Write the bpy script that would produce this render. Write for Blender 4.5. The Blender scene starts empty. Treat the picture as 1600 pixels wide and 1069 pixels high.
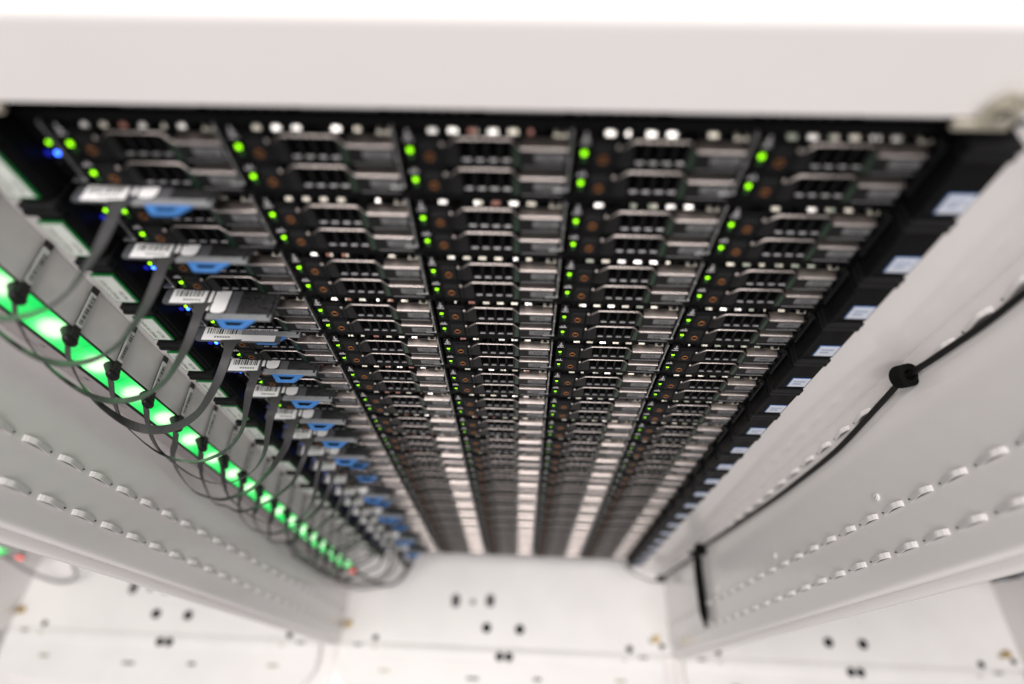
import bpy, bmesh, math, random
from mathutils import Vector, Matrix
rnd = random.Random(7)
S = bpy.context.scene
COL = S.collection
MM = 0.001
Z0 = 1100.0            # height (mm) above the room floor of the top server's status lamp

# ------------------------------------------------------------------ camera
def W(x, y, z):
    return Vector((x * MM, y * MM, (z + Z0) * MM))

cam = bpy.data.cameras.new('camera')
camo = bpy.data.objects.new('camera', cam)
COL.objects.link(camo)
RX = Vector((0.9992068, 0.0389891, -0.0080970))
RD = Vector((0.0282163, -0.8367062, -0.5469246))
RF = Vector((-0.0280989, 0.5462624, -0.8371427))
m = Matrix.Identity(4)
for i in range(3):
    m[i][0] = RX[i]; m[i][1] = -RD[i]; m[i][2] = -RF[i]
m.translation = W(59.42, -220.98, 172.08)
camo.matrix_world = m
cam.sensor_width = 36.0
cam.sensor_fit = 'HORIZONTAL'
cam.lens = 862.62 * 36.0 / 1600.0
cam.clip_start = 0.01
cam.clip_end = 50.0
cam.dof.use_dof = True
cam.dof.focus_distance = 0.424
cam.dof.aperture_fstop = 1.62
cam.dof.aperture_blades = 9
S.camera = camo

# ------------------------------------------------------------------ light
wd = bpy.data.worlds.new('World')
S.world = wd
wd.use_nodes = True
wd.node_tree.nodes['Background'].inputs[0].default_value = (0.95, 0.97, 1.0, 1)
wd.node_tree.nodes['Background'].inputs[1].default_value = 0.29

def ceiling_lamp(x, y, z, sx, sy, power, col):
    l = bpy.data.lights.new('ceiling_lamp', 'AREA')
    l.shape = 'RECTANGLE'; l.size = sx; l.size_y = sy
    l.energy = power; l.color = col
    o = bpy.data.objects.new('ceiling_lamp', l)
    o.location = W(x, y, z)
    COL.objects.link(o)
    return o

WARM = (1.0, 0.935, 0.905)
ceiling_lamp(60, -1400, 1500, 2.4, 0.35, 42, WARM)
ceiling_lamp(-230, -300, 1500, 1.6, 0.40, 29, WARM)

S.view_settings.view_transform = 'Standard'
S.view_settings.look = 'None'
S.view_settings.exposure = 0.0
S.view_settings.gamma = 1.0
S.cycles.use_denoising = True
S.cycles.max_bounces = 8
S.cycles.sample_clamp_indirect = 6.0

# ------------------------------------------------------------------ materials
MATS = {}
def mat(name, col, rough=0.5, metal=0.0, emit=None, es=0.0, spec=0.5, coat=0.0, noise=0.0, nscale=60.0, bump=0.0, bscale=900.0):
    M = bpy.data.materials.new(name)
    M.use_nodes = True
    nt = M.node_tree
    b = nt.nodes['Principled BSDF']
    b.inputs['Base Color'].default_value = (*col, 1)
    b.inputs['Roughness'].default_value = rough
    b.inputs['Metallic'].default_value = metal
    b.inputs['Specular IOR Level'].default_value = spec
    b.inputs['Coat Weight'].default_value = coat
    b.inputs['Coat Roughness'].default_value = 0.08
    if emit:
        b.inputs['Emission Color'].default_value = (*emit, 1)
        b.inputs['Emission Strength'].default_value = es
    if noise or bump:
        tc = nt.nodes.new('ShaderNodeTexCoord')
        if noise:
            n = nt.nodes.new('ShaderNodeTexNoise')
            n.inputs['Scale'].default_value = nscale
            n.inputs['Detail'].default_value = 6
            nt.links.new(tc.outputs['Object'], n.inputs['Vector'])
            r = nt.nodes.new('ShaderNodeMapRange')
            r.inputs['From Min'].default_value = 0.3; r.inputs['From Max'].default_value = 0.7
            r.inputs['To Min'].default_value = 1 - noise; r.inputs['To Max'].default_value = 1 + noise
            nt.links.new(n.outputs['Fac'], r.inputs['Value'])
            mx = nt.nodes.new('ShaderNodeVectorMath'); mx.operation = 'SCALE'
            mx.inputs[0].default_value = col
            nt.links.new(r.outputs['Result'], mx.inputs['Scale'])
            nt.links.new(mx.outputs['Vector'], b.inputs['Base Color'])
            r2 = nt.nodes.new('ShaderNodeMapRange')
            r2.inputs['From Min'].default_value = 0.3; r2.inputs['From Max'].default_value = 0.7
            r2.inputs['To Min'].default_value = rough * (1 - noise * 2); r2.inputs['To Max'].default_value = min(1, rough * (1 + noise * 2))
            nt.links.new(n.outputs['Fac'], r2.inputs['Value'])
            nt.links.new(r2.outputs['Result'], b.inputs['Roughness'])
        if bump:
            n2 = nt.nodes.new('ShaderNodeTexNoise')
            n2.inputs['Scale'].default_value = bscale
            n2.inputs['Detail'].default_value = 3
            nt.links.new(tc.outputs['Object'], n2.inputs['Vector'])
            bp = nt.nodes.new('ShaderNodeBump')
            bp.inputs['Strength'].default_value = bump
            bp.inputs['Distance'].default_value = 0.0004
            nt.links.new(n2.outputs['Fac'], bp.inputs['Height'])
            nt.links.new(bp.outputs['Normal'], b.inputs['Normal'])
    MATS[name] = M
    return M

mat('white_paint', (0.82, 0.793, 0.783), 0.14, noise=0.015, nscale=9, bump=0.04, bscale=420)
mat('floor_paint', (0.84, 0.83, 0.82), 0.35, noise=0.03, nscale=14)
mat('room_floor', (0.45, 0.44, 0.43), 0.5, noise=0.1, nscale=5)
mat('black_metal', (0.005, 0.005, 0.0055), 0.5, spec=0.06, noise=0.15, nscale=80)
mat('black_plastic', (0.005, 0.005, 0.0055), 0.45, spec=0.07, noise=0.1, nscale=120, bump=0.15, bscale=3000)
mat('dark_plastic', (0.010, 0.010, 0.011), 0.4, spec=0.11, noise=0.12, nscale=150, bump=0.15, bscale=3000)
mat('face_plastic', (0.0115, 0.0115, 0.012), 0.4, spec=0.14, noise=0.12, nscale=150)
mat('void', (0.002, 0.002, 0.002), 0.8, spec=0.1)
mat('trim_metal', (0.54, 0.485, 0.46), 0.31, 0.93, noise=0.06, nscale=140)
mat('grey_metal', (0.32, 0.32, 0.33), 0.35, 0.9, noise=0.15, nscale=200)
mat('copper', (0.24, 0.095, 0.03), 0.42, 0.5)
mat('status_green', (0.05, 0.2, 0.0), 0.4, emit=(0.32, 1.0, 0.002), es=2.6)
mat('activity_green', (0.0, 0.02, 0.0), 0.4, emit=(0.02, 0.45, 0.01), es=0.12)
mat('blue_lamp', (0.02, 0.03, 0.2), 0.4, emit=(0.03, 0.13, 1.0), es=7.0)
mat('blue_ring', (0.004, 0.006, 0.04), 0.4, emit=(0.005, 0.02, 1.0), es=0.35)
mat('red_lamp', (0.2, 0.01, 0.01), 0.4, emit=(1.0, 0.05, 0.03), es=3.5)
mat('print_light', (0.55, 0.55, 0.56), 0.5)
mat('print_mid', (0.17, 0.17, 0.175), 0.5)
mat('print_dark', (0.015, 0.015, 0.015), 0.5)
mat('label_grey', (0.15, 0.15, 0.155), 0.45)
mat('filler_grey', (0.16, 0.16, 0.165), 0.45)
mat('label_white', (0.82, 0.82, 0.83), 0.38, noise=0.03, nscale=90)
mat('card_strip_glow', (0.006, 0.20, 0.045), 0.25, coat=0.5)
mat('card_white', (0.70, 0.74, 0.69), 0.35, noise=0.04, nscale=120)
mat('ribbon_grey', (0.042, 0.041, 0.044), 0.42, noise=0.15, nscale=90)
mat('ribbon_dark', (0.010, 0.010, 0.010), 0.5)
mat('knob_black', (0.004, 0.004, 0.004), 0.5)
mat('tag_grey', (0.075, 0.077, 0.085), 0.42, noise=0.1, nscale=120)
mat('tag_black', (0.014, 0.014, 0.015), 0.5, noise=0.3, nscale=500, bump=0.3, bscale=4000)
mat('tag_clear', (0.20, 0.21, 0.22), 0.3, noise=0.1, nscale=200)
mat('tab_blue', (0.05, 0.175, 0.45), 0.38, noise=0.05, nscale=200)
mat('badge_blue', (0.05, 0.14, 0.36), 0.35)
mat('badge_white', (0.62, 0.66, 0.74), 0.35)
mat('badge_ink', (0.30, 0.36, 0.50), 0.4)
mat('glint_white', (0.95, 0.93, 0.90), 0.26, 0.5)
mat('glint_tab_beige', (0.58, 0.55, 0.47), 0.35, 0.5)
mat('glint_red', (0.32, 0.13, 0.10), 0.4, 0.2)
mat('glint_green', (0.36, 0.40, 0.32), 0.4, 0.2)
mat('velcro', (0.006, 0.006, 0.006), 0.95, spec=0.1, bump=1.0, bscale=2500)
mat('cable_black', (0.005, 0.005, 0.005), 0.5, spec=0.25)
mat('cable_grey', (0.25, 0.25, 0.26), 0.4)
mat('bracket_zinc', (0.46, 0.43, 0.35), 0.45, 0.5, noise=0.15, nscale=80)
mat('brass', (0.48, 0.34, 0.10), 0.3, 0.9)
mat('strip_housing', (0.42, 0.385, 0.385), 0.4, noise=0.04, nscale=60)
mat('panel_grey', (0.66, 0.665, 0.635), 0.42, noise=0.05, nscale=60)
mat('facet_strip_reflection', (0.008, 0.030, 0.015), 0.22)

# lit strip cell: a lamp shining through a green diffuser, brightest in front of the lamp
def cell_material():
    M = bpy.data.materials.new('lit_cell'); M.use_nodes = True
    nt = M.node_tree; b = nt.nodes['Principled BSDF']
    b.inputs['Base Color'].default_value = (0.02, 0.22, 0.06, 1)
    b.inputs['Roughness'].default_value = 0.12
    b.inputs['Coat Weight'].default_value = 0.3
    tc = nt.nodes.new('ShaderNodeTexCoord')
    mp = nt.nodes.new('ShaderNodeMapping'); mp.inputs['Scale'].default_value = (1.0, 0.0, 0.72)
    ln = nt.nodes.new('ShaderNodeVectorMath'); ln.operation = 'LENGTH'
    cr = nt.nodes.new('ShaderNodeValToRGB')
    mr = nt.nodes.new('ShaderNodeMapRange'); mr.inputs['From Max'].default_value = 0.020
    nt.links.new(tc.outputs['Object'], mp.inputs['Vector'])
    nt.links.new(mp.outputs['Vector'], ln.inputs[0])
    nt.links.new(ln.outputs['Value'], mr.inputs['Value'])
    nt.links.new(mr.outputs['Result'], cr.inputs['Fac'])
    e = cr.color_ramp.elements
    e[0].position = 0.0; e[0].color = (0.80, 1.0, 0.72, 1)
    e[1].position = 1.0; e[1].color = (0.006, 0.50, 0.075, 1)
    k = e.new(0.26); k.color = (0.62, 1.0, 0.58, 1)
    k = e.new(0.44); k.color = (0.09, 0.92, 0.20, 1)
    k = e.new(0.60); k.color = (0.015, 0.66, 0.11, 1)
    nt.links.new(cr.outputs['Color'], b.inputs['Emission Color'])
    b.inputs['Emission Strength'].default_value = 1.45
    MATS['lit_cell'] = M
cell_material()

# ------------------------------------------------------------------ mesh helpers (all in millimetres)
TEXT = {}
def text_geo(body, size):
    key = (body, size)
    if key not in TEXT:
        cu = bpy.data.curves.new('lettering', 'FONT')
        cu.body = body; cu.size = size; cu.align_x = 'CENTER'; cu.align_y = 'CENTER'
        cu.resolution_u = 2
        ob = bpy.data.objects.new('lettering', cu)
        COL.objects.link(ob)
        bpy.context.view_layer.update()
        me = bpy.data.meshes.new_from_object(ob)
        TEXT[key] = ([tuple(v.co) for v in me.vertices], [tuple(p.vertices) for p in me.polygons])
        bpy.data.meshes.remove(me)
        bpy.data.objects.remove(ob); bpy.data.curves.remove(cu)
    return TEXT[key]

class MB:
    def __init__(s):
        s.v = []; s.f = []; s.m = []; s.sm = []; s.names = []
    def mi(s, name):
        if name not in s.names: s.names.append(name)
        return s.names.index(name)
    def add(s, vs, fs, mname, smooth=False):
        o = len(s.v); k = s.mi(mname)
        s.v += [tuple(v) for v in vs]
        for f in fs:
            s.f.append(tuple(i + o for i in f)); s.m.append(k); s.sm.append(smooth)
    def box(s, x0, x1, y0, y1, z0, z1, mname, bev=0.0, seg=1):
        if bev <= 0:
            vs = [(x0, y0, z0), (x1, y0, z0), (x1, y1, z0), (x0, y1, z0), (x0, y0, z1), (x1, y0, z1), (x1, y1, z1), (x0, y1, z1)]
            s.add(vs, [(0, 3, 2, 1), (4, 5, 6, 7), (0, 1, 5, 4), (1, 2, 6, 5), (2, 3, 7, 6), (3, 0, 4, 7)], mname)
            return s
        bm = bmesh.new()
        bmesh.ops.create_cube(bm, size=1.0)
        for v in bm.verts:
            v.co = Vector(((x0 + x1) / 2 + v.co.x * (x1 - x0), (y0 + y1) / 2 + v.co.y * (y1 - y0), (z0 + z1) / 2 + v.co.z * (z1 - z0)))
        bev = min(bev, 0.49 * min(x1 - x0, y1 - y0, z1 - z0))
        bmesh.ops.bevel(bm, geom=bm.edges[:], offset=bev, segments=seg, affect='EDGES', profile=0.5)
        bm.verts.index_update()
        s.add([v.co[:] for v in bm.verts], [tuple(v.index for v in f.verts) for f in bm.faces], mname)
        bm.free()
        return s
    def prism(s, pts, a0, a1, axis, mname, smooth=False):
        # pts: polygon in the two other axes (order: axis x -> (y,z), y -> (x,z), z -> (x,y))
        n = len(pts)
        def mk(p, a):
            return {'x': (a, p[0], p[1]), 'y': (p[0], a, p[1]), 'z': (p[0], p[1], a)}[axis]
        vs = [mk(p, a0) for p in pts] + [mk(p, a1) for p in pts]
        fs = [tuple(range(n))[::-1], tuple(range(n, 2 * n))]
        s.add(vs, fs, mname)
        o = len(s.v) - 2 * n; k = s.mi(mname)
        for i in range(n):
            j = (i + 1) % n
            s.f.append((o + i, o + j, o + n + j, o + n + i)); s.m.append(k); s.sm.append(smooth)
        return s
    def tube(s, path, r, mname, n=10, cap=True):
        P = [Vector(p) for p in path]
        vs = []; up = None
        for i, p in enumerate(P):
            t = (P[min(i + 1, len(P) - 1)] - P[max(i - 1, 0)]).normalized()
            if up is None:
                up = t.orthogonal().normalized()
            up = (up - t * up.dot(t)).normalized()
            b = t.cross(up)
            rr = r[i] if isinstance(r, (list, tuple)) else r
            for k in range(n):
                a = 2 * math.pi * k / n
                vs.append(p + (up * math.cos(a) + b * math.sin(a)) * rr)
        fs = []
        for i in range(len(P) - 1):
            for k in range(n):
                fs.append((i * n + k, i * n + (k + 1) % n, (i + 1) * n + (k + 1) % n, (i + 1) * n + k))
        s.add(vs, fs, mname, True)
        if cap:
            s.add(vs[:n], [tuple(range(n))[::-1]], mname)
            s.add(vs[-n:], [tuple(range(n))], mname)
        return s
    def cyl(s, c, r, h, axis, mname, n=14, r2=None):
        d = {'x': Vector((1, 0, 0)), 'y': Vector((0, 1, 0)), 'z': Vector((0, 0, 1))}[axis]
        c = Vector(c)
        return s.tube([c - d * h / 2, c + d * h / 2], [r, r if r2 is None else r2], mname, n)
    def torus(s, c, R, r, axis, mname, n=18, k=8):
        vs = []; fs = []
        for i in range(n):
            a = 2 * math.pi * i / n
            for j in range(k):
                b = 2 * math.pi * j / k
                u = (R + r * math.cos(b)) * math.cos(a); v = (R + r * math.cos(b)) * math.sin(a); w = r * math.sin(b)
                vs.append({'y': (c[0] + u, c[1] + w, c[2] + v), 'z': (c[0] + u, c[1] + v, c[2] + w), 'x': (c[0] + w, c[1] + u, c[2] + v)}[axis])
        for i in range(n):
            for j in range(k):
                fs.append((i * k + j, ((i + 1) % n) * k + j, ((i + 1) % n) * k + (j + 1) % k, i * k + (j + 1) % k))
        s.add(vs, fs, mname, True)
        return s
    def ball(s, c, rx, ry, rz, mname, n=14, k=8):
        vs = []; fs = []
        for j in range(1, k):
            t = math.pi * j / k
            for i in range(n):
                a = 2 * math.pi * i / n
                vs.append((c[0] + rx * math.sin(t) * math.cos(a), c[1] + ry * math.sin(t) * math.sin(a), c[2] + rz * math.cos(t)))
        top = len(vs); vs += [(c[0], c[1], c[2] + rz), (c[0], c[1], c[2] - rz)]
        for j in range(k - 2):
            for i in range(n):
                fs.append((j * n + i, (j + 1) * n + i, (j + 1) * n + (i + 1) % n, j * n + (i + 1) % n))
        for i in range(n):
            fs.append((top, i, (i + 1) % n)); fs.append((top + 1, (k - 2) * n + (i + 1) % n, (k - 2) * n + i))
        s.add(vs, fs, mname, True)
        return s
    def text(s, body, size, c, ux, uy, mname):
        vs, fs = text_geo(body, size)
        ux = Vector(ux); uy = Vector(uy); c = Vector(c)
        s.add([c + ux * v[0] + uy * v[1] for v in vs], fs, mname)
        return s
    def ribbon(s, path, axes, widths, th, mname):
        P = [Vector(p) for p in path]; vs = []; fs = []
        for i, p in enumerate(P):
            t = (P[min(i + 1, len(P) - 1)] - P[max(i - 1, 0)]).normalized()
            a = Vector(axes[i]); a = (a - t * a.dot(t)).normalized()
            nrm = t.cross(a)
            w = widths[i] / 2
            vs += [p + a * w + nrm * th / 2, p - a * w + nrm * th / 2, p - a * w - nrm * th / 2, p + a * w - nrm * th / 2]
        for i in range(len(P) - 1):
            for k in range(4):
                fs.append((i * 4 + k, i * 4 + (k + 1) % 4, i * 4 + 4 + (k + 1) % 4, i * 4 + 4 + k))
        fs += [(3, 2, 1, 0), tuple(len(vs) - 4 + q for q in range(4))]
        s.add(vs, fs, mname, False)
        return s
    def mesh(s, name):
        me = bpy.data.meshes.new(name)
        me.from_pydata([(v[0] * MM, v[1] * MM, v[2] * MM) for v in s.v], [], s.f)
        for n in s.names: me.materials.append(MATS[n])
        me.polygons.foreach_set('material_index', s.m)
        me.polygons.foreach_set('use_smooth', s.sm)
        bm = bmesh.new(); bm.from_mesh(me)
        bmesh.ops.recalc_face_normals(bm, faces=bm.faces[:])
        bm.to_mesh(me); bm.free()
        me.update()
        return me

def obj(name, geo, parent=None, loc=(0, 0, 0)):
    me = geo.mesh(name) if isinstance(geo, MB) else geo
    o = bpy.data.objects.new(name, me)
    o.location = Vector(loc) * MM
    if parent: o.parent = parent
    COL.objects.link(o)
    return o

def thing(name, label, cat, x, y, z, group=None):
    o = bpy.data.objects.new(name, None)
    o.empty_display_size = 0.02
    o.location = W(x, y, z)
    COL.objects.link(o)
    o['label'] = label; o['category'] = cat
    if group: o['group'] = group
    return o

def copy_tree(o, parent=None):
    c = o.copy(); COL.objects.link(c)
    if parent: c.parent = parent
    for ch in list(o.children): copy_tree(ch, c)
    return c

def spline(pts, n):
    P = [Vector(p) for p in pts]; out = []
    ext = [P[0] * 2 - P[1]] + P + [P[-1] * 2 - P[-2]]
    seg = len(P) - 1
    for i in range(n):
        t = i / (n - 1) * seg
        k = min(int(t), seg - 1); u = t - k
        a, b, c, d = ext[k:k + 4]
        out.append(0.5 * ((2 * b) + (c - a) * u + (2 * a - 5 * b + 4 * c - d) * u * u + (3 * b - a - 3 * c + d) * u ** 3))
    return out

U = 44.45
LWALL, RWALL = -272.0, 338.0
FLOOR = -985.0
TOP = 72.0
PITCH = 630.0
ORD = ['top', 'second', 'third', 'fourth', 'fifth', 'sixth', 'seventh', 'eighth', 'ninth', 'tenth', 'eleventh', 'twelfth', 'thirteenth',
       'fourteenth', 'fifteenth', 'sixteenth', 'seventeenth', 'eighteenth', 'nineteenth', 'bottom']
def nth(k):
    return {1: 'at the very top of the stack', 20: 'at the very bottom of the stack'}.get(k, ORD[k - 1] + ' from the top of the stack')

# ------------------------------------------------------------------ the setting
g = MB(); g.box(-6000, 6000, -6000, 6000, -20, 0, 'room_floor')
fl = obj('floor', g, None, (0, 0, 0)); fl['kind'] = 'structure'

# ------------------------------------------------------------------ rack cabinet
def arc(cx, cy, r, a0, a1, n=6):
    return [(cx + r * math.cos(math.radians(a0 + (a1 - a0) * i / n)), cy + r * math.sin(math.radians(a0 + (a1 - a0) * i / n))) for i in range(n + 1)]

rack = thing('rack_cabinet', 'open white rack cabinet that holds the full stack of black servers', 'rack', 33, 280, FLOOR)
def rloc(x, y, z): return (x - 33, y - 280, z - FLOOR)

# side wall profile; X runs from the inner face outwards
def wall_profile():
    p = [(0, 700), (0, -134)]
    p += arc(3, -136, 3, 180, 270, 5)
    p += [(6.5, -139), (7.0, -135.5), (9.2, -135.5), (9.4, -141.5)]
    p += arc(13, -142, 3.6, 180, 250, 5)
    p += [(15, -145.6), (17.5, -145.0)]
    p += arc(17, -141.8, 3, 290, 360, 4)
    p += [(20, 700)]
    return p
WP = wall_profile()
def side_wall(sgn, x0):
    b = MB()
    pts = [(sgn * x, y - 280) for x, y in WP]
    n = len(pts)
    vs = [(x, y, 0) for x, y in pts] + [(x, y, TOP - FLOOR) for x, y in pts]
    for i in range(n):
        j = (i + 1) % n
        b.add([vs[i], vs[j], vs[n + j], vs[n + i]], [(0, 1, 2, 3)], 'white_paint', True)
    b.add(vs[:n], [tuple(range(n))], 'white_paint'); b.add(vs[n:], [tuple(range(n))], 'white_paint')
    me = b.mesh('side_wall')
    bm = bmesh.new(); bm.from_mesh(me)
    bmesh.ops.remove_doubles(bm, verts=bm.verts[:], dist=1e-6)
    bmesh.ops.recalc_face_normals(bm, faces=bm.faces[:])
    bm.to_mesh(me); bm.free()
    try:
        me.set_sharp_from_angle(angle=math.radians(35))
    except Exception:
        pass
    return obj('side_wall', me, rack, (x0 - 33, 0, 0))
wl = side_wall(-1, LWALL)
wr = side_wall(1, RWALL)

# pressed bridge tabs: a strap of the sheet pushed out of the wall
def tab_mesh(sgn):
    b = MB()
    prof = [(0, 0), (1.2, -0.4), (2.5, -2.2), (3.7, -6.4), (3.9, -8.2), (3.5, -11.5), (0.2, -26.5)]
    inner = [(-0.4, -0.9), (0.7, -1.3), (1.8, -3.0), (2.9, -6.8), (3.1, -8.2), (2.7, -11.2), (-0.4, -25.4)]
    for w0, w1 in ((-2.0, 2.0),):
        P = [(sgn * x, w0, z) for x, z in prof]; Q = [(sgn * x, w1, z) for x, z in prof]
        A = [(sgn * x, w0, z) for x, z in inner]; B = [(sgn * x, w1, z) for x, z in inner]
        n = len(P)
        vs = P + Q + A + B
        fs = []
        for i in range(n - 1):
            fs += [(i, i + 1, n + i + 1, n + i), (2 * n + i, 3 * n + i, 3 * n + i + 1, 2 * n + i + 1),
                   (i, 2 * n + i, 2 * n + i + 1, i + 1), (n + i, n + i + 1, 3 * n + i + 1, 3 * n + i)]
        fs += [(0, n, 3 * n, 2 * n), (n - 1, 3 * n - 1, 4 * n - 1, 2 * n - 1)]
        b.add(vs, fs, 'white_paint')
    # the slot the strap was pressed out of, and the rivet hole at its foot
    b.box(min(0.05 * sgn, 0.25 * sgn), max(0.05 * sgn, 0.25 * sgn), -1.7, 1.7, -22, -3, 'print_mid')
    b.cyl((sgn * 0.9, 0, -25.2), 0.45, 1.4, 'x', 'void', 8)
    return b.mesh('louvre_tab')
TR, TL = tab_mesh(-1), tab_mesh(1)
for k in range(31):
    z = 40.0 - 34.2 * k
    for y in (-12, -87.5, -116.5):
        obj('louvre_tab', TR, wr, (0, y - 280, z - FLOOR))
    for y in (-87.0, -116.0):
        obj('louvre_tab', TL, wl, (0, y - 280, z - FLOOR))
sb = MB(); sb.cyl((-0.8, 0, 0), 3.0, 1.6, 'x', 'white_paint', 16); sb.torus((-1.6, 0, 0), 1.4, 0.35, 'x', 'white_paint'); sb.cyl((-1.6, 0, 0), 0.7, 0.5, 'x', 'print_mid', 8)
sm_ = sb.mesh('wall_screw')
for y, z in ((-74.5, -261), (-74.5, -467), (-74.5, -672)):
    obj('wall_screw', sm_, wr, (0, y - 280, z - FLOOR))

# header beam over the servers
b = MB()
hp = [(-10, 29.5), (-10, 64.5)] + [(-10 + 4.5 - 4.5 * math.cos(math.radians(a)), 64.5 + 5.5 * math.sin(math.radians(a))) for a in (15, 30, 45, 60, 75, 90)] + [(60, 70.2), (60, 67), (-7, 67), (-7, 31.0), (0, 31.0), (0, 29.5)]
b.prism([(y - 280, z - FLOOR) for y, z in hp], LWALL - 33, 300 - 33, 'x', 'white_paint')
obj('header_beam', b, rack)
# roof sheet behind the header
b = MB(); b.box(LWALL - 33 + 0.5, RWALL - 33 - 0.5, 60.5 - 280, 700 - 280, 66 - FLOOR, 70 - FLOOR, 'white_paint', 1)
obj('roof_panel', b, rack)
# mounting posts on both sides of the servers
b = MB(); b.box(274.5 - 33, RWALL - 33 + 2, 2 - 280, 40 - 280, 0.5, TOP - 4.6 - FLOOR, 'white_paint', 1.2)
obj('mounting_post', b, rack)
b = MB(); b.box(LWALL - 33 + 0.3, -211 - 33, 4 - 280, 40 - 280, 0.5, TOP - 4.6 - FLOOR, 'white_paint', 1.2)
obj('mounting_post', b, rack)
# right end of header: corner block down to the post
b = MB(); b.box(300.4 - 33, RWALL - 33 - 0.4, -9 - 280, 1.6 - 280, 18 - FLOOR, 69 - FLOOR, 'white_paint', 2, 2)
obj('corner_post', b, rack)
# zinc clips at both lower corners of the header
def clip(x, s, y=-13):
    b = MB()
    b.box(-10, 13, -1.5, 1.5, -6, -2, 'bracket_zinc', 0.6)
    b.prism([(-2, -2), (12, -2), (15 * 1.0, 9), (3, 11), (-1, 6)], -2.0, 0.0, 'y', 'bracket_zinc')
    b.cyl((5, -2.6, 3), 3.0, 1.6, 'y', 'print_dark', 12)
    b.torus((5, -3.2, 3), 3.4, 0.7, 'y', 'bracket_zinc')
    o = obj('header_clip', b, rack, rloc(x, y, 32))
    o.scale = (s, 1, 1)
clip(243, 1); clip(-182, -1)
# back panel of the cabinet (closes the dark interior)
b = MB(); b.box(LWALL - 33 + 0.5, RWALL - 33 - 0.5, 690 - 280, 698 - 280, 1, 1050, 'white_paint')
obj('back_panel', b, rack)

# base tray, its holes drawn as dark discs, and the rounded apron in front of it
def base_parts(parent, ox):
    b = MB(); b.box(-300 + ox - 14.5, 300 + ox + 14.5, -138 - 280, 700 - 280, -30, 0, 'floor_paint', 2.5, 3)
    b.box(-300 + ox - 14.5, 300 + ox + 14.5, -252 - 280, -139 - 280, -40, -20, 'white_paint')
    t = obj('base_tray', b, parent)
    def hole(x, y, r, name='hole_disc', z=0.0, m='print_dark'):
        q = MB(); q.cyl((0, 0, 0.4), r * 1.7, 1.4, 'z', m, 16)
        obj(name, q, t, (x - 33 + ox, y - 280, z))
    for x, y, r in ((-2, -106, 5.0), (60, -106.5, 5.0), (-64, -66, 5), (-64, -58, 5), (2, -63, 5), (2, -56, 5), (-31, -63, 3), (-207, -130, 3), (262, -131, 3.5), (322, -124, 3)):
        hole(x, y, r, 'hole_disc', 0, 'void' if y < -90 else 'filler_grey')
    for x, y in ((-261, -109), (312, -113)):
        q = MB(); q.cyl((0, 0, 4), 6, 8, 'z', 'brass', 6); q.cyl((0, 0, 10), 3.2, 6, 'z', 'brass', 12); q.box(-14, -2, -7, 0, 0, 3, 'bracket_zinc', 0.6)
        obj('brass_stud', q, t, (x - 33 + ox, y - 280, 0))
    # apron: plate with rounded outer corners, lip rolled up along the tray
    b = MB()
    x0, x1, y0, y1, r = -270 - 33 + ox, 322 - 33 + ox, -330 - 280, -138.2 - 280, 42
    if ox > 100: x0 += 10
    pts = [(x1, y1), (x0, y1)] + [(x0 + r + r * math.cos(math.radians(a)), -215 - 280 + r + r * math.sin(math.radians(a))) for a in range(180, 271, 9)] + [(x0 + 120, -222 - 280), (x1 - 120, -222 - 280)] + [(x1 - r + r * math.cos(math.radians(a)), -215 - 280 + r + r * math.sin(math.radians(a))) for a in range(270, 361, 9)]
    b.prism(pts, -28, -1.5, 'z', 'floor_paint')
    # rolled lip
    lip = [(-137.8 - 280, -1.0), (-138.0 - 280, 0.6), (-143 - 280, 2.0), (-146 - 280, 2.4), (-150 - 280, 2.4), (-156 - 280, 1.6), (-163 - 280, -1.0)]
    b.prism(lip, x0 + 1, x1 - 1, 'x', 'floor_paint', False)
    a = obj('base_apron', b, parent)
    def mark(x, y, w, m, n='vent_slot'):
        q = MB(); q.box(-w / 2, w / 2, -2.4, 2.4, -1.0, 1.0, m, 0.8)
        obj(n, q, a, (x - 33 + ox, y - 280, 1.6 if y > -160 else -0.8))
    for x in (24.5, 41.5):
        q = MB(); q.cyl((0, 0, 0), 7.6, 1.6, 'z', 'void', 16); obj('hole_disc', q, a, (x - 33 + ox, -152 - 280, 2.0))  # dark discs stand for the apron holes
    for x, y, w, m_ in ((286, -144, 16, 'print_mid'), (251, -149, 8, 'bracket_zinc'), (-206, -146, 8, 'bracket_zinc'), (-238, -143, 14, 'print_mid'), (243, -182, 20, 'bracket_zinc'), (-183, -182, 18, 'bracket_zinc'), (-22, -188, 22, 'label_grey'), (94, -185, 14, 'print_dark')):
        mark(x, y, w, m_)
base_parts(rack, 0)

# neighbouring racks to both sides (only their bases and bottom gear come into view)
def neighbour(ox, label):
    r = thing('rack_cabinet', label, 'rack', 33 + ox, 280, FLOOR, 'white rack cabinets standing in a row')
    base_parts(r, 0)
    b = MB(); s = -1 if ox < 0 else 1
    xw = (LWALL if s < 0 else RWALL) - 33
    b.box(min(xw, xw + s * 20), max(xw, xw + s * 20), -145 - 280, 700 - 280, 0.2, TOP - FLOOR, 'white_paint', 3, 2)
    obj('side_wall', b, r)
    b = MB(); b.box(LWALL - 33 + 0.3, -211 - 33, 4 - 280, 40 - 280, 0.5, TOP - 5 - FLOOR, 'white_paint', 1)
    obj('mounting_post', b, r)
    b = MB(); b.box(LWALL - 33 + 0.5, RWALL - 33 - 0.5, 690 - 280, 698 - 280, 1, 1050, 'white_paint'); obj('back_panel', b, r)
    b = MB(); b.box(LWALL - 33 + 0.5, RWALL - 33 - 0.5, 3 - 280, 700 - 280, 66 - FLOOR, 70 - FLOOR, 'white_paint', 1); obj('roof_panel', b, r)
    return r
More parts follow.
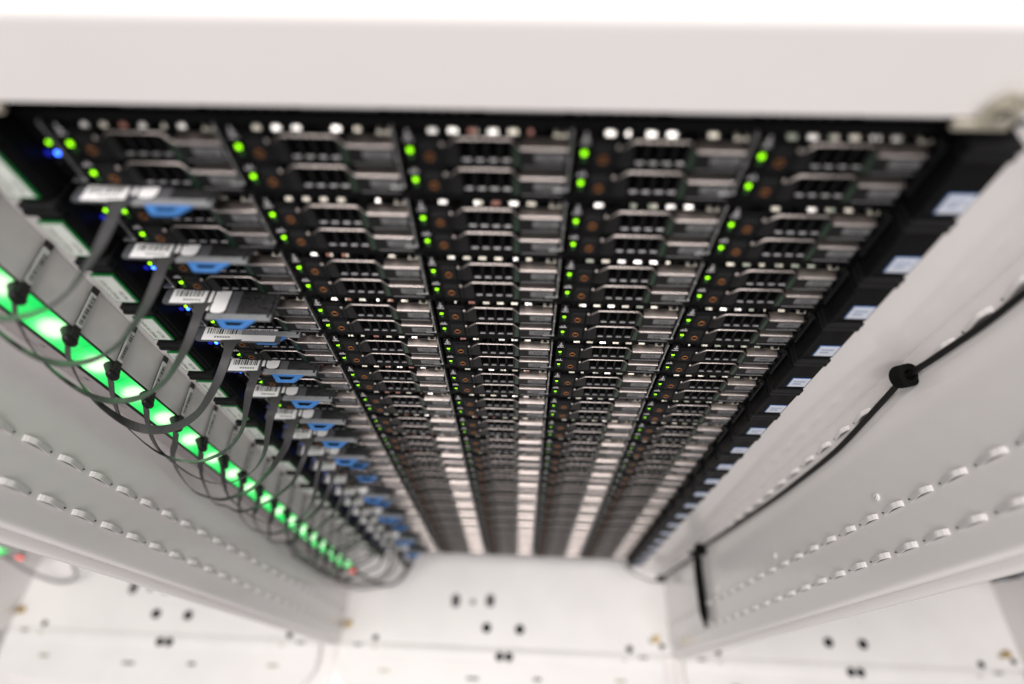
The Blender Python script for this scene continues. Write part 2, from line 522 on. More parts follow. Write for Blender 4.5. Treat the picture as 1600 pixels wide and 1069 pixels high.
neighbour(-PITCH, 'neighbouring white rack base beyond the wall with the green lit strip')
neighbour(PITCH, 'neighbouring white rack base beyond the wall with the black cable')
rack['group'] = 'white rack cabinets standing in a row'

# black filler between header and first server
fp = thing('filler_panel', 'thin black slotted filler strip squeezed between white header and first server', 'filler panel', 33, 4, 24)
b = MB(); b.box(-228, 222, 2.5, 40, -5.6, 5.0, 'black_metal', 0.6)
obj('panel_sheet', b, fp)
bar = MB(); bar.box(-18, 18, -2.6, 3, -2.6, 0.2, 'filler_grey', 0.6); barm = bar.mesh('raised_bar')
hole = MB(); hole.cyl((0, 0.6, -0.8), 1.8, 5, 'y', 'filler_grey', 12); hole.cyl((0, -1.95, -0.8), 0.9, 0.4, 'y', 'void', 10); holem = hole.mesh('vent_peg')
for c in range(5):
    obj('raised_bar', barm, fp, (-176 + c * 84 + 30, 0, -1.6))
    for q in range(7):
        obj('vent_peg', holem, fp, (-176 + c * 84 + 55 + q * 5.6 - 0.5, 0, -1.8))

# ------------------------------------------------------------------ drive carrier (origin at its status lamp)
def carrier_meshes():
    M = {}
    b = MB()
    b.box(-4, 76, 10, 90, -9.0, 7.4, 'black_plastic')                               # drive body behind the front
    b.box(-3.2, 16.6, 0.6, 10, -9.1, 7.5, 'black_plastic', 0.5)                     # bezel that carries the lamp
    b.box(-1.9, 1.9, -1.45, 1.0, 2.5, 3.1, 'black_plastic', 0.2)                     # added visor, hides the lamp from steep views
    b.box(15.0, 17.6, -0.4, 8, -8.4, 4.2, 'dark_plastic', 0.6)                      # hinge pillar
    # left slanted cheek and right slanted cheek of the vent window
    b.prism([(17.6, -9.0), (22.8, -9.1), (24.2, -7.0), (23.4, 6.2), (22.0, 6.2), (17.6, 2.2)], 0.5, 8, 'y', 'face_plastic')
    for x in (30.1, 36.7, 43.3):
        b.box(x - 0.8, x + 0.8, 1.5, 9, -5.6, 6.6, 'dark_plastic', 0.3)
    b.box(22.8, 49.5, 9.2, 10.4, -8.8, 7.0, 'void')
    b.prism([(48.6, -9.1), (53.2, -9.1), (53.2, 1.4), (51.6, 2.4), (49.2, 6.2), (48.6, 6.2)], 0.5, 8, 'y', 'face_plastic')
    b.box(23.0, 49.0, 0.7, 9, -9.1, -5.6, 'black_plastic', 0.4)                     # sill under the vents
    for x in (25.0, 31.4, 38.0, 44.4):
        b.box(x + 0.2, x + 4.3, 0.1, 1.6, -5.9, -4.9, 'grey_metal', 0.3)            # bright ledges in the windows
    b.box(53.2, 76, 0.0, 9, -9.1, 1.2, 'face_plastic', 0.5)                         # label block
    b.box(54.5, 75.2, -0.25, 0.2, -8.7, -8.2, 'print_mid')
    b.prism([(49.8, -8.6), (53.0, -8.6), (53.0, 0.6), (50.6, 4.0)], 0.2, 0.7, 'y', 'facet_strip_reflection')  # green strip's reflection painted on the slanted facet
    b.box(76.2, 77.4, 3, 12, -8, 5, 'dark_plastic', 0.3)
    for z in (-6.5, -3.0, 0.5):
        b.box(76.4, 78.6, 1.5, 4, z, z + 1.6, 'dark_plastic', 0.3)
    M['body'] = b.mesh('drive_carrier')
    # metal grip
    b = MB()
    def bar(pts, y0, y1, th, rise=0.0, bv=0.5):
        n = len(pts)
        low = [(x, z - th) for x, z in pts]
        vs = []
        vs += [(x, y0 + bv, z) for x, z in pts] + [(x, y0, z) for x, z in low]
        vs += [(x, y1, z + rise) for x, z in pts] + [(x, y1, z) for x, z in low]
        mid = [(x, y0, z - 0.8) for x, z in pts]
        fs = []
        b.add([(x, y0 + bv, z + 0.02) for x, z in pts] + [(x, y0 + bv * 0.3, z - bv * 0.3) for x, z in pts] + [(x, y0 - 0.02, z - bv) for x, z in pts],
              [(i, i + 1, n + i + 1, n + i) for i in range(n - 1)] + [(n + i, n + i + 1, 2 * n + i + 1, 2 * n + i) for i in range(n - 1)], 'trim_metal', True)
        for i in range(n - 1):
            fs += [(i, i + 1, n + i + 1, n + i), (2 * n + i, 3 * n + i, 3 * n + i + 1, 2 * n + i + 1),
                   (i, 2 * n + i, 2 * n + i + 1, i + 1), (n + i, n + i + 1, 3 * n + i + 1, 3 * n + i)]
        fs += [(0, n, 3 * n, 2 * n), (n - 1, 3 * n - 1, 4 * n - 1, 2 * n - 1)]
        b.add(vs, fs, 'trim_metal')
    bar([(17.7, 2.7), (19.0, 4.3), (22.4, 7.2), (24.0, 7.5), (48.2, 7.5), (49.6, 7.0), (52.4, 3.2), (53.6, 2.5)], -0.2, 0.9, 0.55, 0.0, 0.4)
    bar([(53.6, 2.4), (76.0, 2.4)], -0.3, 6.4, 1.2, 1.2)
    b.ball((15.9, -0.4, 4.2), 1.1, 0.9, 1.1, 'trim_metal', 10, 6)
    M['grip_trim'] = b.mesh('grip_trim')
    # release button with copper ring
    b = MB()
    b.box(4.6, 14.4, 0.0, 4, -8.8, 3.2, 'dark_plastic', 0.6)
    b.box(5.0, 14.0, 0.5, 5, 3.2, 5.0, 'face_plastic', 0.4)
    b.box(5.4, 13.6, 1.4, 5, 5.0, 6.8, 'dark_plastic', 0.4)
    b.box(5.2, 13.8, -0.2, 0.3, 1.0, 1.6, 'face_plastic')
    b.torus((9.3, -0.1, -3.3), 1.95, 0.5, 'y', 'copper', 20, 8)
    b.cyl((9.3, 0.05, -3.3), 1.6, 0.4, 'y', 'void', 14)
    M['release_button'] = b.mesh('release_button')
    b = MB(); b.box(-1.1, 1.1, -0.2, 1.2, -1.3, 1.3, 'status_green', 0.5, 2)
    M['status_led'] = b.mesh('status_led')
    b = MB(); b.box(-0.7, 1.1, 0.1, 1.2, -5.0, -2.6, 'activity_green', 0.3)
    M['activity_led'] = b.mesh('activity_led')
    # printed slot marks (row one: cross over a line, row two: line with ticks)
    b = MB()
    b.box(-2.7, 2.8, 0.5, 3.5, 4.0, 12.2, 'black_plastic', 0.3)
    b.box(-2.3, 2.3, 0.3, 0.9, 5.2, 5.8, 'print_light'); b.box(-0.2, 0.6, 0.3, 0.9, 5.8, 11.2, 'print_light'); b.box(-1.3, 1.8, 0.3, 0.9, 7.6, 8.3, 'print_light')
    M['mark1'] = b.mesh('slot_mark')
    b = MB()
    b.box(-2.4, 2.4, 0.3, 0.9, 4.4, 5.0, 'print_light'); b.box(-1.2, -0.5, 0.3, 0.9, 5.0, 6.2, 'print_light'); b.box(0.6, 1.3, 0.3, 0.9, 5.0, 6.8, 'print_light')
    M['mark2'] = b.mesh('slot_mark')
    b = MB()
    b.box(60.5, 75.0, -0.25, 0.1, -5.0, -0.2, 'label_grey')
    b.text('SAS', 3.9, (67.6, -0.32, -2.6), (1.15, 0, 0), (0, 0, 0.85), 'print_dark')
    b.text('1.2TB 10k', 2.6, (67.6, -0.12, -6.9), (1.1, 0, 0), (0, 0, 0.85), 'print_mid')
    M['drive_label'] = b.mesh('drive_label')
    return M
CM = carrier_meshes()

def vent_mesh(seed, k, sl):
    # slotted rail above the drives; added tilted pieces carry the glints in the slots
    r = random.Random(seed)
    b = MB()
    b.box(-184, 248, 7.4, 13, 7.6, 17.0, 'black_metal')
    for c in range(5):
        x0 = (c - 2) * 84
        for q in range(7):
            x = x0 + 9.8 + q * 9.55
            if q == 6:
                b.prism([(2.4, 7.4), (3.0, 8.2), (6.6, 9.0), (6.6, 7.4)], x + 2.2, x + 8.2, 'x', 'glint_tab_beige')
                continue
            t = r.random() + 0.22 * abs(c + q / 6.0 - 2.2) - 0.14 + 0.05 * k  # glint colour: whiter near the centre and upper servers, where highlights fall
            if t < 0.48: names = ['glint_white']
            elif t < 0.80: names = ['glint_tab_beige', 'glint_tab_beige', 'glint_white']
            else: names = ['glint_green', 'glint_tab_beige'] if c > 2 else ['glint_red', 'glint_tab_beige']
            w = 5.4 if k < 1 else 4.7
            nseg = r.choice([1, 1, 2, 2, 3])
            cuts = [0] + sorted(r.uniform(0.2, 0.8) for _ in range(nseg - 1)) + [1]
            for a0, a1 in zip(cuts[:-1], cuts[1:]):
                if a1 - a0 < 0.14 or r.random() < 0.12: continue
                y1 = r.uniform(4.6, 6.4); z1 = min(11.2, 8.0 + (y1 - 3.2) * sl * r.uniform(0.82, 1.15))
                b.prism([(3.2, 7.6), (3.2, 8.0), (y1, z1), (7.4, z1), (7.4, 7.6)], x - 0.3 + w * a0, x - 0.3 + w * a1 - 0.2, 'x', r.choice(names))
        # small uprights between slots
        for q in range(8):
            x = x0 + 5.6 + q * 9.55
            b.box(x - 1.2, x + 1.2, 2.6, 7.4, 7.6, 16.6, 'black_metal')
    b.box(-184, 248, 2.2, 7.4, 11.4, 17.1, 'black_metal', 0.2)
    return b.mesh('vent_rail')
VM = [vent_mesh(100 + i, i, sl) for i, sl in enumerate((1.15, 1.02, 0.95, 0.88, 0.84, 0.8, 0.78, 0.75))]  # tilt per server turns the glint pieces towards the ceiling lamp

# dividers between columns
b = MB()
b.box(-0.55, 0.55, -0.8, 6, -22.4, 13.2, 'grey_metal', 0.2)
b.box(-7.4, 0.5, -0.6, 3, -23.4, -22.5, 'grey_metal', 0.2)
b.ball((0, -0.8, -4.6), 1.1, 0.8, 1.5, 'grey_metal', 8, 6)
b.ball((0, -0.8, -21.6), 1.2, 0.8, 1.0, 'grey_metal', 8, 6)
DIV = b.mesh('column_divider')

# chassis
b = MB()
b.box(-185, 249, 13, 640, -26.8, 17.15, 'black_metal')
b.box(-185, 249, 3, 13, 17.15, 17.4, 'black_metal')
b.box(-189, -174, 8, 20, -26.5, 17, 'void')
b.box(244.5, 248, 1, 14, -26, 16, 'black_plastic', 0.5)
b.box(245.5, 247.6, -3, 1, -20, 10, 'dark_plastic', 0.6)
for z in (-18, -9, 0, 8):
    b.box(243.6, 245.4, -1.0, 2, z, z + 3, 'dark_plastic', 0.4)
CH = b.mesh('chassis')
# right ear
b = MB()
b.box(250, 273, -10.6, 4, -26.6, 7.2, 'black_plastic', 0.8)
b.box(249.4, 273, -12.0, 4, 8.0, 11.6, 'dark_plastic', 0.7)
b.box(249.4, 273, -12.0, 4, 12.3, 16.8, 'dark_plastic', 0.7)
b.box(250, 272.4, -9, 3, 7.0, 12.6, 'void')
b.box(249.0, 251.2, -13.0, 3, -26.4, 7.0, 'black_plastic', 0.6)
REAR = b.mesh('ear_latch')
b = MB()
b.box(257.6, 271.6, -11.0, -10.5, -23.2, -10.6, 'badge_blue', 0.15)
b.box(258.2, 271.0, -11.2, -10.9, -22.6, -11.2, 'badge_white')
b.box(260, 268.5, -11.3, -11.15, -15.8, -14.2, 'badge_ink'); b.box(260.5, 266.5, -11.3, -11.15, -19.2, -17.4, 'badge_ink')
BADGE = b.mesh('badge')
# left ear
b = MB()
b.box(-209, -191, -10.6, 4, -26.6, 7.2, 'black_plastic', 0.8)
b.box(-210.5, -190, -14.5, 4, 8.2, 11.8, 'dark_plastic', 0.8)
b.box(-209.5, -189.4, -14.5, 4, 12.5, 16.8, 'dark_plastic', 0.8)
b.box(-209, -190.4, -12, 3, 7.0, 13.0, 'void')
b.box(-192.4, -189.4, -9, 6, -26.4, 16, 'black_plastic', 0.5)
LEAR = b.mesh('ear_latch')
# control panel
b = MB()
b.box(-189.4, -173.6, 5.2, 9, -26, 16.4, 'black_plastic', 0.4)
b.box(-187, -176, 4.0, 5.6, -22.5, -17.5, 'void', 0.3)
b.box(-186.6, -183, 3.0, 5.4, -15.6, -13.2, 'dark_plastic', 0.3)
for z in (-21, -5, 9):
    b.box(-174.4, -171.8, 0.0, 6, z, z + 3.4, 'dark_plastic', 0.4)
CP = b.mesh('control_panel')
b = MB(); b.ball((-183, 4.6, -9.2), 1.3, 1.0, 1.4, 'blue_lamp', 10, 6); IDL = b.mesh('id_lamp')
b = MB(); b.torus((-196 + 8.0, 4.6, -9.4), 1.3, 0.6, 'y', 'blue_ring', 14, 6); IDR = b.mesh('id_button')
b = MB(); b.ball((-177.4, -0.6, 1.2), 1.0, 0.8, 1.2, 'status_green', 10, 6); b.box(-178.8, -175.9, -0.2, 6, -0.4, 2.8, 'black_plastic', 0.4); HL = b.mesh('health_lamp')

# pull-out information plate with its blue finger tab
def info_plate():
    b = MB()
    b.box(-150, -105.8, -9.4, 26, 14.4, 16.0, 'tag_black', 0.25)
    b.box(-149.6, -107, -10.6, -6.2, 14.2, 16.35, 'tag_clear', 0.3)
    b.box(-137.5, -131, -6.2, 22, 16.0, 16.12, 'tag_grey')
    b.box(-109.6, -108, -8.8, 8, 16.0, 17.0, 'tag_black', 0.2)
    plate = b.mesh('info_plate')
    b = MB()
    pts = [(-148.0, -5.6), (-147.0, 12)] + [(-138.2, 12)] + [(-138.6, -2.2)]
    pts = [(-148.6, 14), (-148.6, -3.2), (-147.6, -5.2), (-145.6, -5.8), (-141.8, -5.8), (-139.6, -5.0), (-138.6, -3.2), (-138.6, 14)]
    b.prism(pts, 16.05, 16.22, 'z', 'label_white')
    b.box(-152.2, -149.9, -4, 12, 16.0, 16.25, 'label_white', 0.1)
    st = b.mesh('sticker')
    b = MB()
    y0, y1 = -10.6, -17.4
    o_ = [(-142.6, y0), (-136.4, y1), (-122.8, y1), (-116.6, y0)]
    i_ = [(-136.6, y0 - 1.6), (-133.6, y1 + 2.2), (-125.6, y1 + 2.2), (-122.6, y0 - 1.6)]
    for zlo, zhi in ((14.5, 15.9),):
        vs = [(x, y, zlo) for x, y in o_] + [(x, y, zlo) for x, y in i_] + [(x, y, zhi) for x, y in o_] + [(x, y, zhi) for x, y in i_]
        fs = []
        for i in range(4):
            j = (i + 1) % 4
            fs += [(i, j, 4 + j, 4 + i), (8 + i, 12 + i, 12 + j, 8 + j), (i, 8 + i, 8 + j, j), (4 + i, 4 + j, 12 + j, 12 + i)]
        b.add(vs, fs, 'tab_blue')
    b.box(-136.8, -122.4, y1 + 2.0, y0 - 1.4, 14.0, 14.5, 'void')
    tab = b.mesh('pull_tab')
    return plate, st, tab
IP, IST, ITB = info_plate()

def card_mesh(ru):
    b = MB()
    b.box(-209.6, -194.6, -12.6, -10.8, -24.6, 3.2, 'card_strip_glow', 0.4)  # border coloured with the strip's green light on a clear holder
    b.box(-208.4, -195.8, -12.9, -12.5, -23.2, 1.8, 'card_white')
    ux, uz = (0, 0, -1), (-1, 0, 0)
    b.text('MND1R183C', 3.6, (-204.6 - 0.2, -13.0, -10.6), (0, 0, 1.0), (-1.0, 0, 0), 'print_dark')
    b.text('RU%d' % ru, 3.6, (-199.4, -13.0, -16.4), (0, 0, 1.0), (-1.0, 0, 0), 'print_dark')
    return b.mesh('id_card')

def server_proto():
    t = thing('rack_server', 'x', 'server', 0, 0, 0, 'black servers stacked in the rack')
    obj('chassis', CH, t)
    obj('vent_rail', VM[0], t)
    cp = obj('control_panel', CP, t)
    obj('id_lamp', IDL, cp); obj('id_button', IDR, cp); obj('health_lamp', HL, cp)
    le = obj('ear_latch', LEAR, t)
    obj('id_card', card_mesh(22), le)
    re = obj('ear_latch', REAR, t)
    obj('badge', BADGE, re)
    for c in range(5):
        x = (c - 2) * 84
        obj('column_divider', DIV, t, (x - 6.6, 0, 0))
        for r in range(2):
            d = obj('drive_carrier', CM['body'], t, (x, 0, -17.92 * r))
            obj('grip_trim', CM['grip_trim'], d)
            obj('release_button', CM['release_button'], d)
            obj('status_led', CM['status_led'], d)
            obj('activity_led', CM['activity_led'], d)
            obj('slot_mark', CM['mark%d' % (r + 1)], d)
            obj('drive_label', CM['drive_label'], d)
    return t

def add_plate(t, out):
    p = obj('info_plate', IP, t, (0, out, 0.4))
    obj('sticker', IST, p); obj('pull_tab', ITB, p)

proto = server_proto()
servers = []
for k in range(1, 21):
    t = proto if k == 1 else copy_tree(proto)
    t.location = W(0, 0, -U * (k - 1))
    servers.append(t)
for k, t in enumerate(servers, 1):
    ru = 23 - k
    t['label'] = 'black ten-drive rack server ' + nth(k) + ', ear card reading RU%d' % ru
    for ch in t.children:
        if ch.name.startswith('vent_rail'): ch.data = VM[min(k - 1, 7) if k < 9 else 4 + k % 4]
        if ch.name.startswith('ear_latch'):
            for g_ in ch.children:
                if g_.name.startswith('id_card') and k > 1: g_.data = card_mesh(ru)
    if k >= 2:
        add_plate(t, {4: -10.5, 5: 6.5, 2: -0.6, 3: -0.8}.get(k, rnd.uniform(-1.6, 0.8) if k < 11 else rnd.choice([-1, 8, 10, 11, 11])))
# one server at the foot of each neighbouring stack
for ox, lab in ((-PITCH, 'black server at the foot of the neighbouring stack, beyond the green lit wall'), (PITCH, 'black server at the foot of the neighbouring stack, beyond the black cable wall')):
    for kk in (20, 19):
        t = copy_tree(servers[0])
        t.location = W(ox, 0, -U * (kk - 1))
        t['label'] = lab if kk == 20 else lab.replace('at the foot of', 'second from the bottom of'); t['group'] = 'servers in the neighbouring racks'

# ------------------------------------------------------------------ green lit strip
def lit_strip(ox, label, group):
    t = thing('indicator_strip', label, 'light strip', -246 + ox, -20, -440, group)
    def L(x, y, z): return (x + 246, y + 20, z + 440)
    b = MB()
    zt, zb = 30, -878
    def pr(pts, m_):
        b.prism([(x + 246, y + 20) for x, y in pts], zb + 440, zt + 440, 'z', m_)
    pr([(-271.7, 3.6), (-271.7, -33.2), (-270.8, -35.0), (-252.4, -38.2), (-251.2, -37.6), (-251.0, -35.6), (-246, -29), (-246, 3.6)], 'strip_housing')
    pr([(-245.8, 3.6), (-245.8, -29.6), (-237.8, -26.6), (-236.2, -27.6), (-235.6, -26.8), (-235.6, 3.6)], 'panel_grey')
    pr([(-252.0, -38.4), (-251.0, -39.0), (-250.4, -37.4), (-251.2, -36.6)], 'print_dark')
    pr([(-237.4, -28.6), (-236.4, -29.2), (-235.4, -28.4), (-236.4, -27.2)], 'print_dark')
    h = obj('strip_housing', b, t)
    for k in range(1, 21):
        z = -U * (k - 1)
        q = MB()
        if ox == 0:
            q.text('%d' % (23 - k), 5.0, L(-258.5, -37.4, z + 4), (0, 0, -1), (0.987, -0.163, 0), 'print_dark')
            q.text('MND-RU', 3.0, L(-264, -36.5, z + 6), (0, 0, -1), (0.987, -0.163, 0), 'print_mid')
            obj('unit_number', q, h)
    cb = MB(); cb.box(-8.6, 8.0, 0, 0.9, -26.2, 18.1, 'lit_cell', 0.25)
    cm = cb.mesh('light_cell')
    for k in range(0, 20):
        z = -U * k + 17
        if k == 19:
            pass
        o = obj('light_cell', cm, t, L(-243.6, -32.4, z)); o.rotation_euler = (0, 0, math.radians(31.6))
    b = MB(); b.box(-5, 5, -0.2, 2, -6, 6, 'red_lamp', 1.0); b.box(-7, 7, 0.6, 3, -8, 8, 'black_plastic', 0.6)
    obj('red_lamp', b, t, L(-243, -34.0, -888))
    b = MB(); b.box(-8, 8, -6, 30, -14, 0, 'strip_housing', 1.5); obj('end_cap', b, t, L(-247, -26, -884 + 6))
    return t
lit_strip(0, 'tall green lit indicator strip with dark knobs along the left wall', None)
lit_strip(-PITCH + 10, 'end of a second green lit strip with red lamp, beyond the left wall', None)

# ------------------------------------------------------------------ grey ribbon leads with barcode heads
BASE = [(-155.5, -8.5, 16.6), (-155.0, -18, 16.4), (-155.5, -27, 14.6), (-158.5, -38, 10), (-165, -49, 3), (-176, -58, -7), (-195, -63, -18), (-216, -64, -22), (-230, -62, -14), (-236, -59, 8), (-237, -55, 28), (-236.5, -49.5, 42), (-235.4, -46, 50), (-233.4, -41.5, 56.5)]
HEAD3 = [(-155.5, -8.5, 16.6), (-155.0, -18, 16.4), (-156.0, -27, 14.6)]
BASE_A = HEAD3 + [(-160, -35, 9), (-170, -46, -4), (-180, -51, -16), (-206, -58, -44), (-238, -62, -63), (-255, -61, -60), (-261, -60, -42), (-256, -56, -3), (-246, -52, 28), (-238, -47.5, 45), (-233.4, -41.5, 56.5)]
BASE_B = HEAD3 + [(-158, -37, 8), (-166, -50, -12), (-188, -58, -42), (-220, -62, -62), (-238, -62, -40), (-240, -60, 6), (-239.5, -56, 26), (-236.5, -48.5, 44), (-233.4, -41.5, 56.5)]
def barcode(b, x0, x1, y0, y1, z, seed, along='x'):
    r = random.Random(seed)
    p = 0.0
    Lx = x1 - x0
    while True:
        w = r.choice([0.5, 0.5, 0.9, 1.3]); gp = r.choice([0.5, 0.7, 1.0])
        if p + w > Lx: break
        b.add([(x0 + p, y0, z), (x0 + p + w, y0, z), (x0 + p + w, y1, z), (x0 + p, y1, z)], [(0, 1, 2, 3)], 'print_dark')
        p += w + gp
def ribbon_lead(k):
    zc = -U * (k - 1)
    t = thing('sensor_ribbon', 'x', 'ribbon lead', -165, -10, zc + 16, 'grey ribbon leads looping from servers to the green strip')
    r = random.Random(50 + k)
    where = {2: 'uppermost grey ribbon lead', 20: 'lowest grey ribbon lead'}.get(k, 'grey ribbon lead')
    t['label'] = where + ', its barcode head lying on the server with card RU%d' % (23 - k)
    def L(p): return (p[0] + 165, p[1] + 10, p[2] - 16)
    sag = {2: 0.8, 3: 0.85, 4: 0.95, 5: 1.0, 6: 1.8, 7: 2.1, 8: 2.4}.get(k, r.uniform(2.1, 3.0))
    dx = r.uniform(-4, 4) if k > 5 else 0
    if k <= 5:
        pts = [L((x, y, 14 - (14 - z) * sag if (z < 14 and x > -230.5) else z)) for x, y, z in BASE]
    else:
        kind = BASE_B if (k in (6, 7) or (k > 8 and r.random() < 0.45)) else BASE_A
        f = {6: 0.78, 7: 0.95, 8: 1.0}.get(k, r.uniform(0.85, 1.2) if k < 13 else r.uniform(0.3, 0.6))
        pts = []
        for n_, (x, y, z) in enumerate(kind):
            if 3 < n_ < len(kind) - 2:
                x += dx * 0.6; y += r.uniform(-2, 2) if k > 8 else 0
                z = z * f if z < 0 else z
            pts.append(L((max(-266, x), y, z)))
    path = spline(pts, 72)
    blade = k in (5, 7, 10, 13, 16)
    axes = []; wd_ = []
    for i in range(72):
        u = i / 71
        a0 = Vector((1, 0, 0)); a1 = Vector((0.45, -0.75, 0.45)) if not blade else Vector((0.15, -0.9, -0.1)); a2 = Vector((0.5, 0, 0.9)).normalized()
        if k >= 6: a1 = Vector((0.50, -0.50, 0.70)) if not blade else Vector((0.5, -0.2, 0.85))
        if u < 0.45:
            q = min(1, max(0, (u - 0.12) / 0.33)); q = q * q * (3 - 2 * q); a = a0.lerp(a1, q)
        else:
            q = (u - 0.45) / 0.55; q = q * q * (3 - 2 * q); a = a1.lerp(Vector((0.75, -0.2, 0.5)), q)
        axes.append(a)
        w = 6.6 if k < 9 else (4.8 if k < 12 else 3.4)
        if u < 0.06: w = 7.4 + 8 * (1 - u / 0.06) ** 2
        if u > 0.86: w = 7.4 + 1.2 * (u - 0.86) / 0.14
        wd_.append(w)
    b = MB(); b.ribbon(path, axes, wd_, 0.7, 'ribbon_grey')
    st = obj('strap', b, t)
    # head: flat rounded bar lying at the top edge of the server
    b = MB()
    z = 16.4
    x0, x1 = (-183, -152.5) if k != 5 else (-183, -120)
    c = 3.0
    pts = [(x0 + c, -10.0), (x1, -10.0), (x1, 3), (x0 + c, 3), (x0 + 0.8, 2.0), (x0, 0), (x0, -7), (x0 + 0.8, -9.2)]
    b.prism([(x + 165, y + 10) for x, y in pts], z - 16 - 0.9, z - 16, 'z', 'tag_grey')
    hd = obj('barcode_head', b, t)
    b = MB()
    lx0, lx1 = x0 + 5.0, (-154.5 if k != 5 else -124)
    b.box(lx0 + 165, lx1 + 165, -9.0 + 10, 2.4 + 10, z - 16, z - 16 + 0.2, 'label_white', 0.08)
    barcode(b, lx0 + 165 + 2.6, lx1 + 165 - 1.5, -3.6 + 10, 1.2 + 10, z - 16 + 0.24, k)
    for q in range(6):
        b.box(lx0 + 165 + 9 + q * 2.0, lx0 + 165 + 10.4 + q * 2.0, -6.9 + 10, -5.6 + 10, z - 16 + 0.2, z - 16 + 0.24, 'print_mid')
    obj('barcode_label', b, hd)
    # plug knob on the lit strip
    b = MB()
    kp = L((-233.2, -38.6, 57))
    b.tube([(kp[0] - 5.0, kp[1] + 8.6, kp[2]), (kp[0] - 4.6, kp[1] + 7.9, kp[2]), (kp[0] - 1.5, kp[1] + 2.6, kp[2]), (kp[0], kp[1], kp[2])], [4.4, 4.3, 3.6, 3.2], 'knob_black', 16)
    b.ball((kp[0], kp[1] + 0.5, kp[2]), 3.4, 3.8, 6.0, 'knob_black', 18, 10)
    obj('plug_knob', b, t)
    # barcode strap from the knob back along the grey side panel
    b = MB()
    b.ribbon([L((-232.5, -40, 57)), L((-231.5, -37.0, 57)), L((-231.8, -33.5, 57)), L((-232.8, -29.5, 57)), L((-233.4, -18, 57.5)), L((-233.6, 3.0, 58.5))], [(0, 0, 1)] * 6, [9, 8, 7, 6.4, 6.4, 6.4], 0.6, 'ribbon_dark')
    obj('label_strap', b, t)
    b = MB()
    b.ribbon([L((-232.5, -27.5, 57.2)), L((-232.9, -16, 57.6)), L((-233.1, -2.0, 58.4))], [(0, 0, 1)] * 3, [5.4] * 3, 0.3, 'card_white')
    rr = random.Random(900 + k); y = -25.5
    while y < -5:
        w = rr.choice([0.5, 0.5, 0.9, 1.3])
        p0 = L((-232.2 - 0.025 * (y + 27), y, 58.9)); p1 = L((-232.2 - 0.025 * (y + 27), y + w, 55.6))
        b.add([(p0[0], p0[1], p0[2]), (p0[0], p1[1], p0[2]), (p0[0], p1[1], p1[2]), (p0[0], p0[1], p1[2])], [(0, 1, 2, 3)], 'print_dark')
        y += w + rr.choice([0.5, 0.7, 1.0])
    obj('barcode_label', b, t)
for k in range(2, 21):
    ribbon_lead(k)

# ------------------------------------------------------------------ black cable down the right wall, ties and loose strap
ct = thing('power_cable', 'long black cable running down the right wall', 'cable', 333, -16, -450)
def CL(p): return (p[0] - 333, p[1] + 16, p[2] + 450)
path = spline([CL(p) for p in [(334, -18, 60), (334, -20, 0), (334, -19.8, -70), (334.2, -19, -105), (333, -16, -150), (332.6, -13.5, -178), (333.5, -16, -209), (334.6, -22, -270), (334.8, -24, -308), (334.8, -24, -380), (334.6, -22.7, -445), (334, -18, -570), (333, -13.1, -699), (332, -16, -767), (331, -13, -860), (329, -13, -932)]], 90)
b = MB(); b.tube(path, 2.25, 'cable_black', 10); obj('cable_run', b, ct)
path = spline([CL(p) for p in [(329, -13, -932), (318, -18, -940), (302, -22, -930), (285, -20, -915), (262, -18, -890), (240, -6, -868), (236, 20, -862)]], 40)
b = MB(); b.tube(path, 1.9, 'cable_grey', 8); obj('cable_tail', b, ct)
b = MB(); b.box(-8, 8, -6, 6, -5, 5, 'cable_black', 2.0, 2); obj('cable_joint', b, ct, CL((322, -16, -938)))

def velcro(x, y, z, R, h, label):
    t = thing('velcro_tie', label, 'cable tie', x, y, z, 'black velcro ties on the cable')
    b = MB()
    n = 26
    ax = Vector((0.12, -0.35, 1)).normalized(); u = ax.orthogonal().normalized(); v = ax.cross(u)
    for layer, rr, hh in ((0, R, h), (1, R - 1.5, h * 0.9), (2, R - 2.9, h * 0.98)):
        vs = []; fs = []
        for i in range(n):
            a = 2 * math.pi * i / n
            d = u * math.cos(a) + v * math.sin(a)
            for q, (dr, dz) in enumerate(((0, -0.5), (0, 0.5), (-1.2, 0.5), (-1.2, -0.5))):
                w = hh * dz + math.sin(a * 1.0 + layer) * 0.5
                vs.append(d * (rr + dr) + ax * w)
        for i in range(n):
            for q in range(4):
                fs.append((i * 4 + q, ((i + 1) % n) * 4 + q, ((i + 1) % n) * 4 + (q + 1) % 4, i * 4 + (q + 1) % 4))
        b.add(vs, fs, 'velcro', layer == 9)
    obj('velcro_wrap', b, t)
    # fluffy pile on the wrap
    b = MB(); r = random.Random(3)
    for i in range(420):
        a = r.uniform(0, 2 * math.pi); hgt = r.uniform(-0.5, 0.5) * h
        d = u * math.cos(a) + v * math.sin(a)
        p0 = d * (R - 0.1) + ax * hgt; tng = (d + Vector((r.uniform(-1, 1), r.uniform(-1, 1), r.uniform(-1, 1))) * 0.9).normalized()
        p1 = p0 + tng * r.uniform(0.5, 1.1); sd = tng.orthogonal().normalized() * 0.09
        b.add([p0 - sd, p0 + sd, p1], [(0, 1, 2)], 'velcro')
    pile = obj('velcro_pile', b, t); pile['kind'] = 'stuff'
velcro(331.0, -13.5, -176, 8.2, 10.5, 'fuzzy black velcro tie wrapped round the cable partway down the right wall')
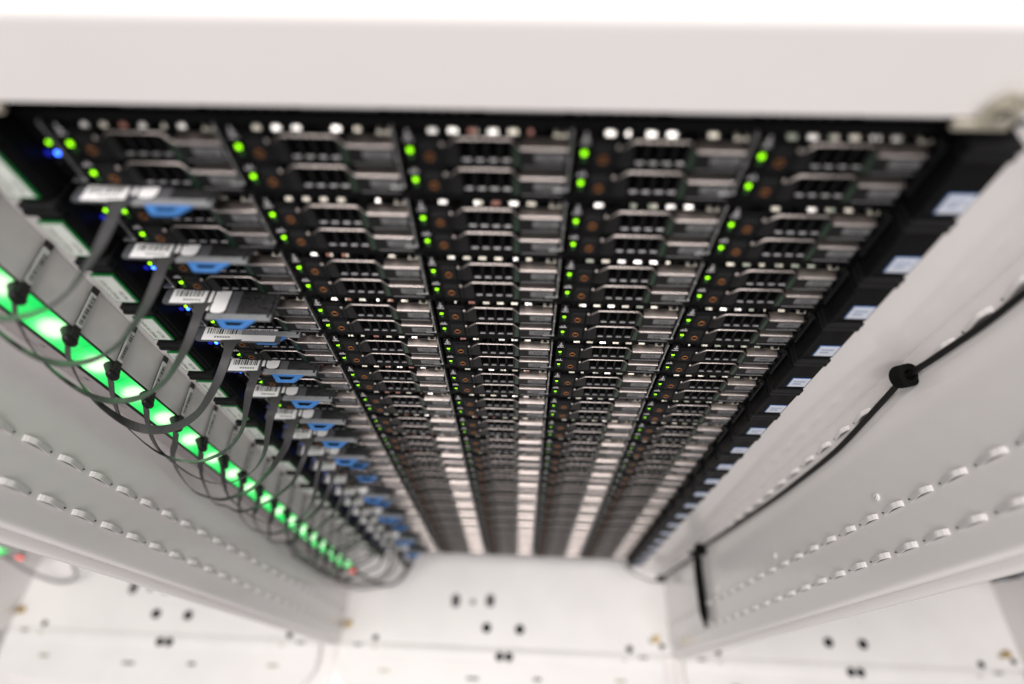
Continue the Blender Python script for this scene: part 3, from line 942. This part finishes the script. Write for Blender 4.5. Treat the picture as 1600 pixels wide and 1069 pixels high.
velcro(331.0, -15, -704, 8.2, 14, 'small black velcro tie at the lower end of the cable, near the floor')

vt = thing('velcro_strap', 'loose black strap end sticking out from the lower cable tie near the floor', 'strap', 331, -20, -735)
b = MB()
path = spline([(0, 0, 14), (0, -6, 10), (0, -14, 6), (0.5, -40, 2), (1.0, -70, 0), (1.0, -98, 1)], 20)
b.ribbon(path, [(0.9, 0, 0.35)] * 20, [6, 8, 10, 11] + [12.5] * 13 + [11, 7, 4], 4.0, 'velcro'); obj('strap_band', b, vt)
b = MB(); b.torus((-6, 3, 14), 7, 1.8, 'y', 'velcro', 18, 6); obj('strap_loop', b, vt)

# ------------------------------------------------------------------ grey leads that gather under the bottom server
def lead(name, label, pts, r, m_, cat='cable'):
    c = Vector(pts[0])
    t = thing(name, label, cat, *pts[0], 'leads hanging below the bottom server')
    path = spline([Vector(p) - c for p in pts], 50)
    b = MB(); b.tube(path, r, m_, 8); obj('cable_run', b, t)
lead('cable', 'dark grey lead sagging from the lit strip end to the bottom server', [(-240, -36, -880), (-226, -40, -885), (-205, -46, -935), (-180, -46, -930), (-160, -40, -905), (-140, -20, -868), (-138, -4, -862)], 2.6, 'ribbon_grey')
lead('cable', 'pale grey lead hanging lowest over the white base below the stack', [(-255, -46, -840), (-262, -52, -900), (-250, -50, -965), (-218, -46, -968), (-170, -40, -935), (-140, -24, -885), (-130, 0, -862)], 2.2, 'cable_grey')
lead('cable', 'bundle of dark leads running down beside the lit strip', [(-240, -60, -560), (-252, -62, -640), (-256, -60, -720), (-258, -56, -800), (-258, -52, -860), (-250, -46, -900)], 4.2, 'ribbon_grey')
lead('cable', 'thick dark lead hanging under the blue tabs of the bottom server', [(-150, -12, -840), (-152, -18, -868), (-150, -18, -895), (-146, -12, -908)], 5.0, 'cable_black')
t0 = W(0, 0, 0)
lead('cable', 'pale grey cable loop on the base of the neighbouring rack', [(-880, -36, -880), (-872, -50, -940), (-835, -60, -972), (-795, -50, -955), (-775, -30, -900), (-770, -6, -866)], 3.0, 'cable_grey')
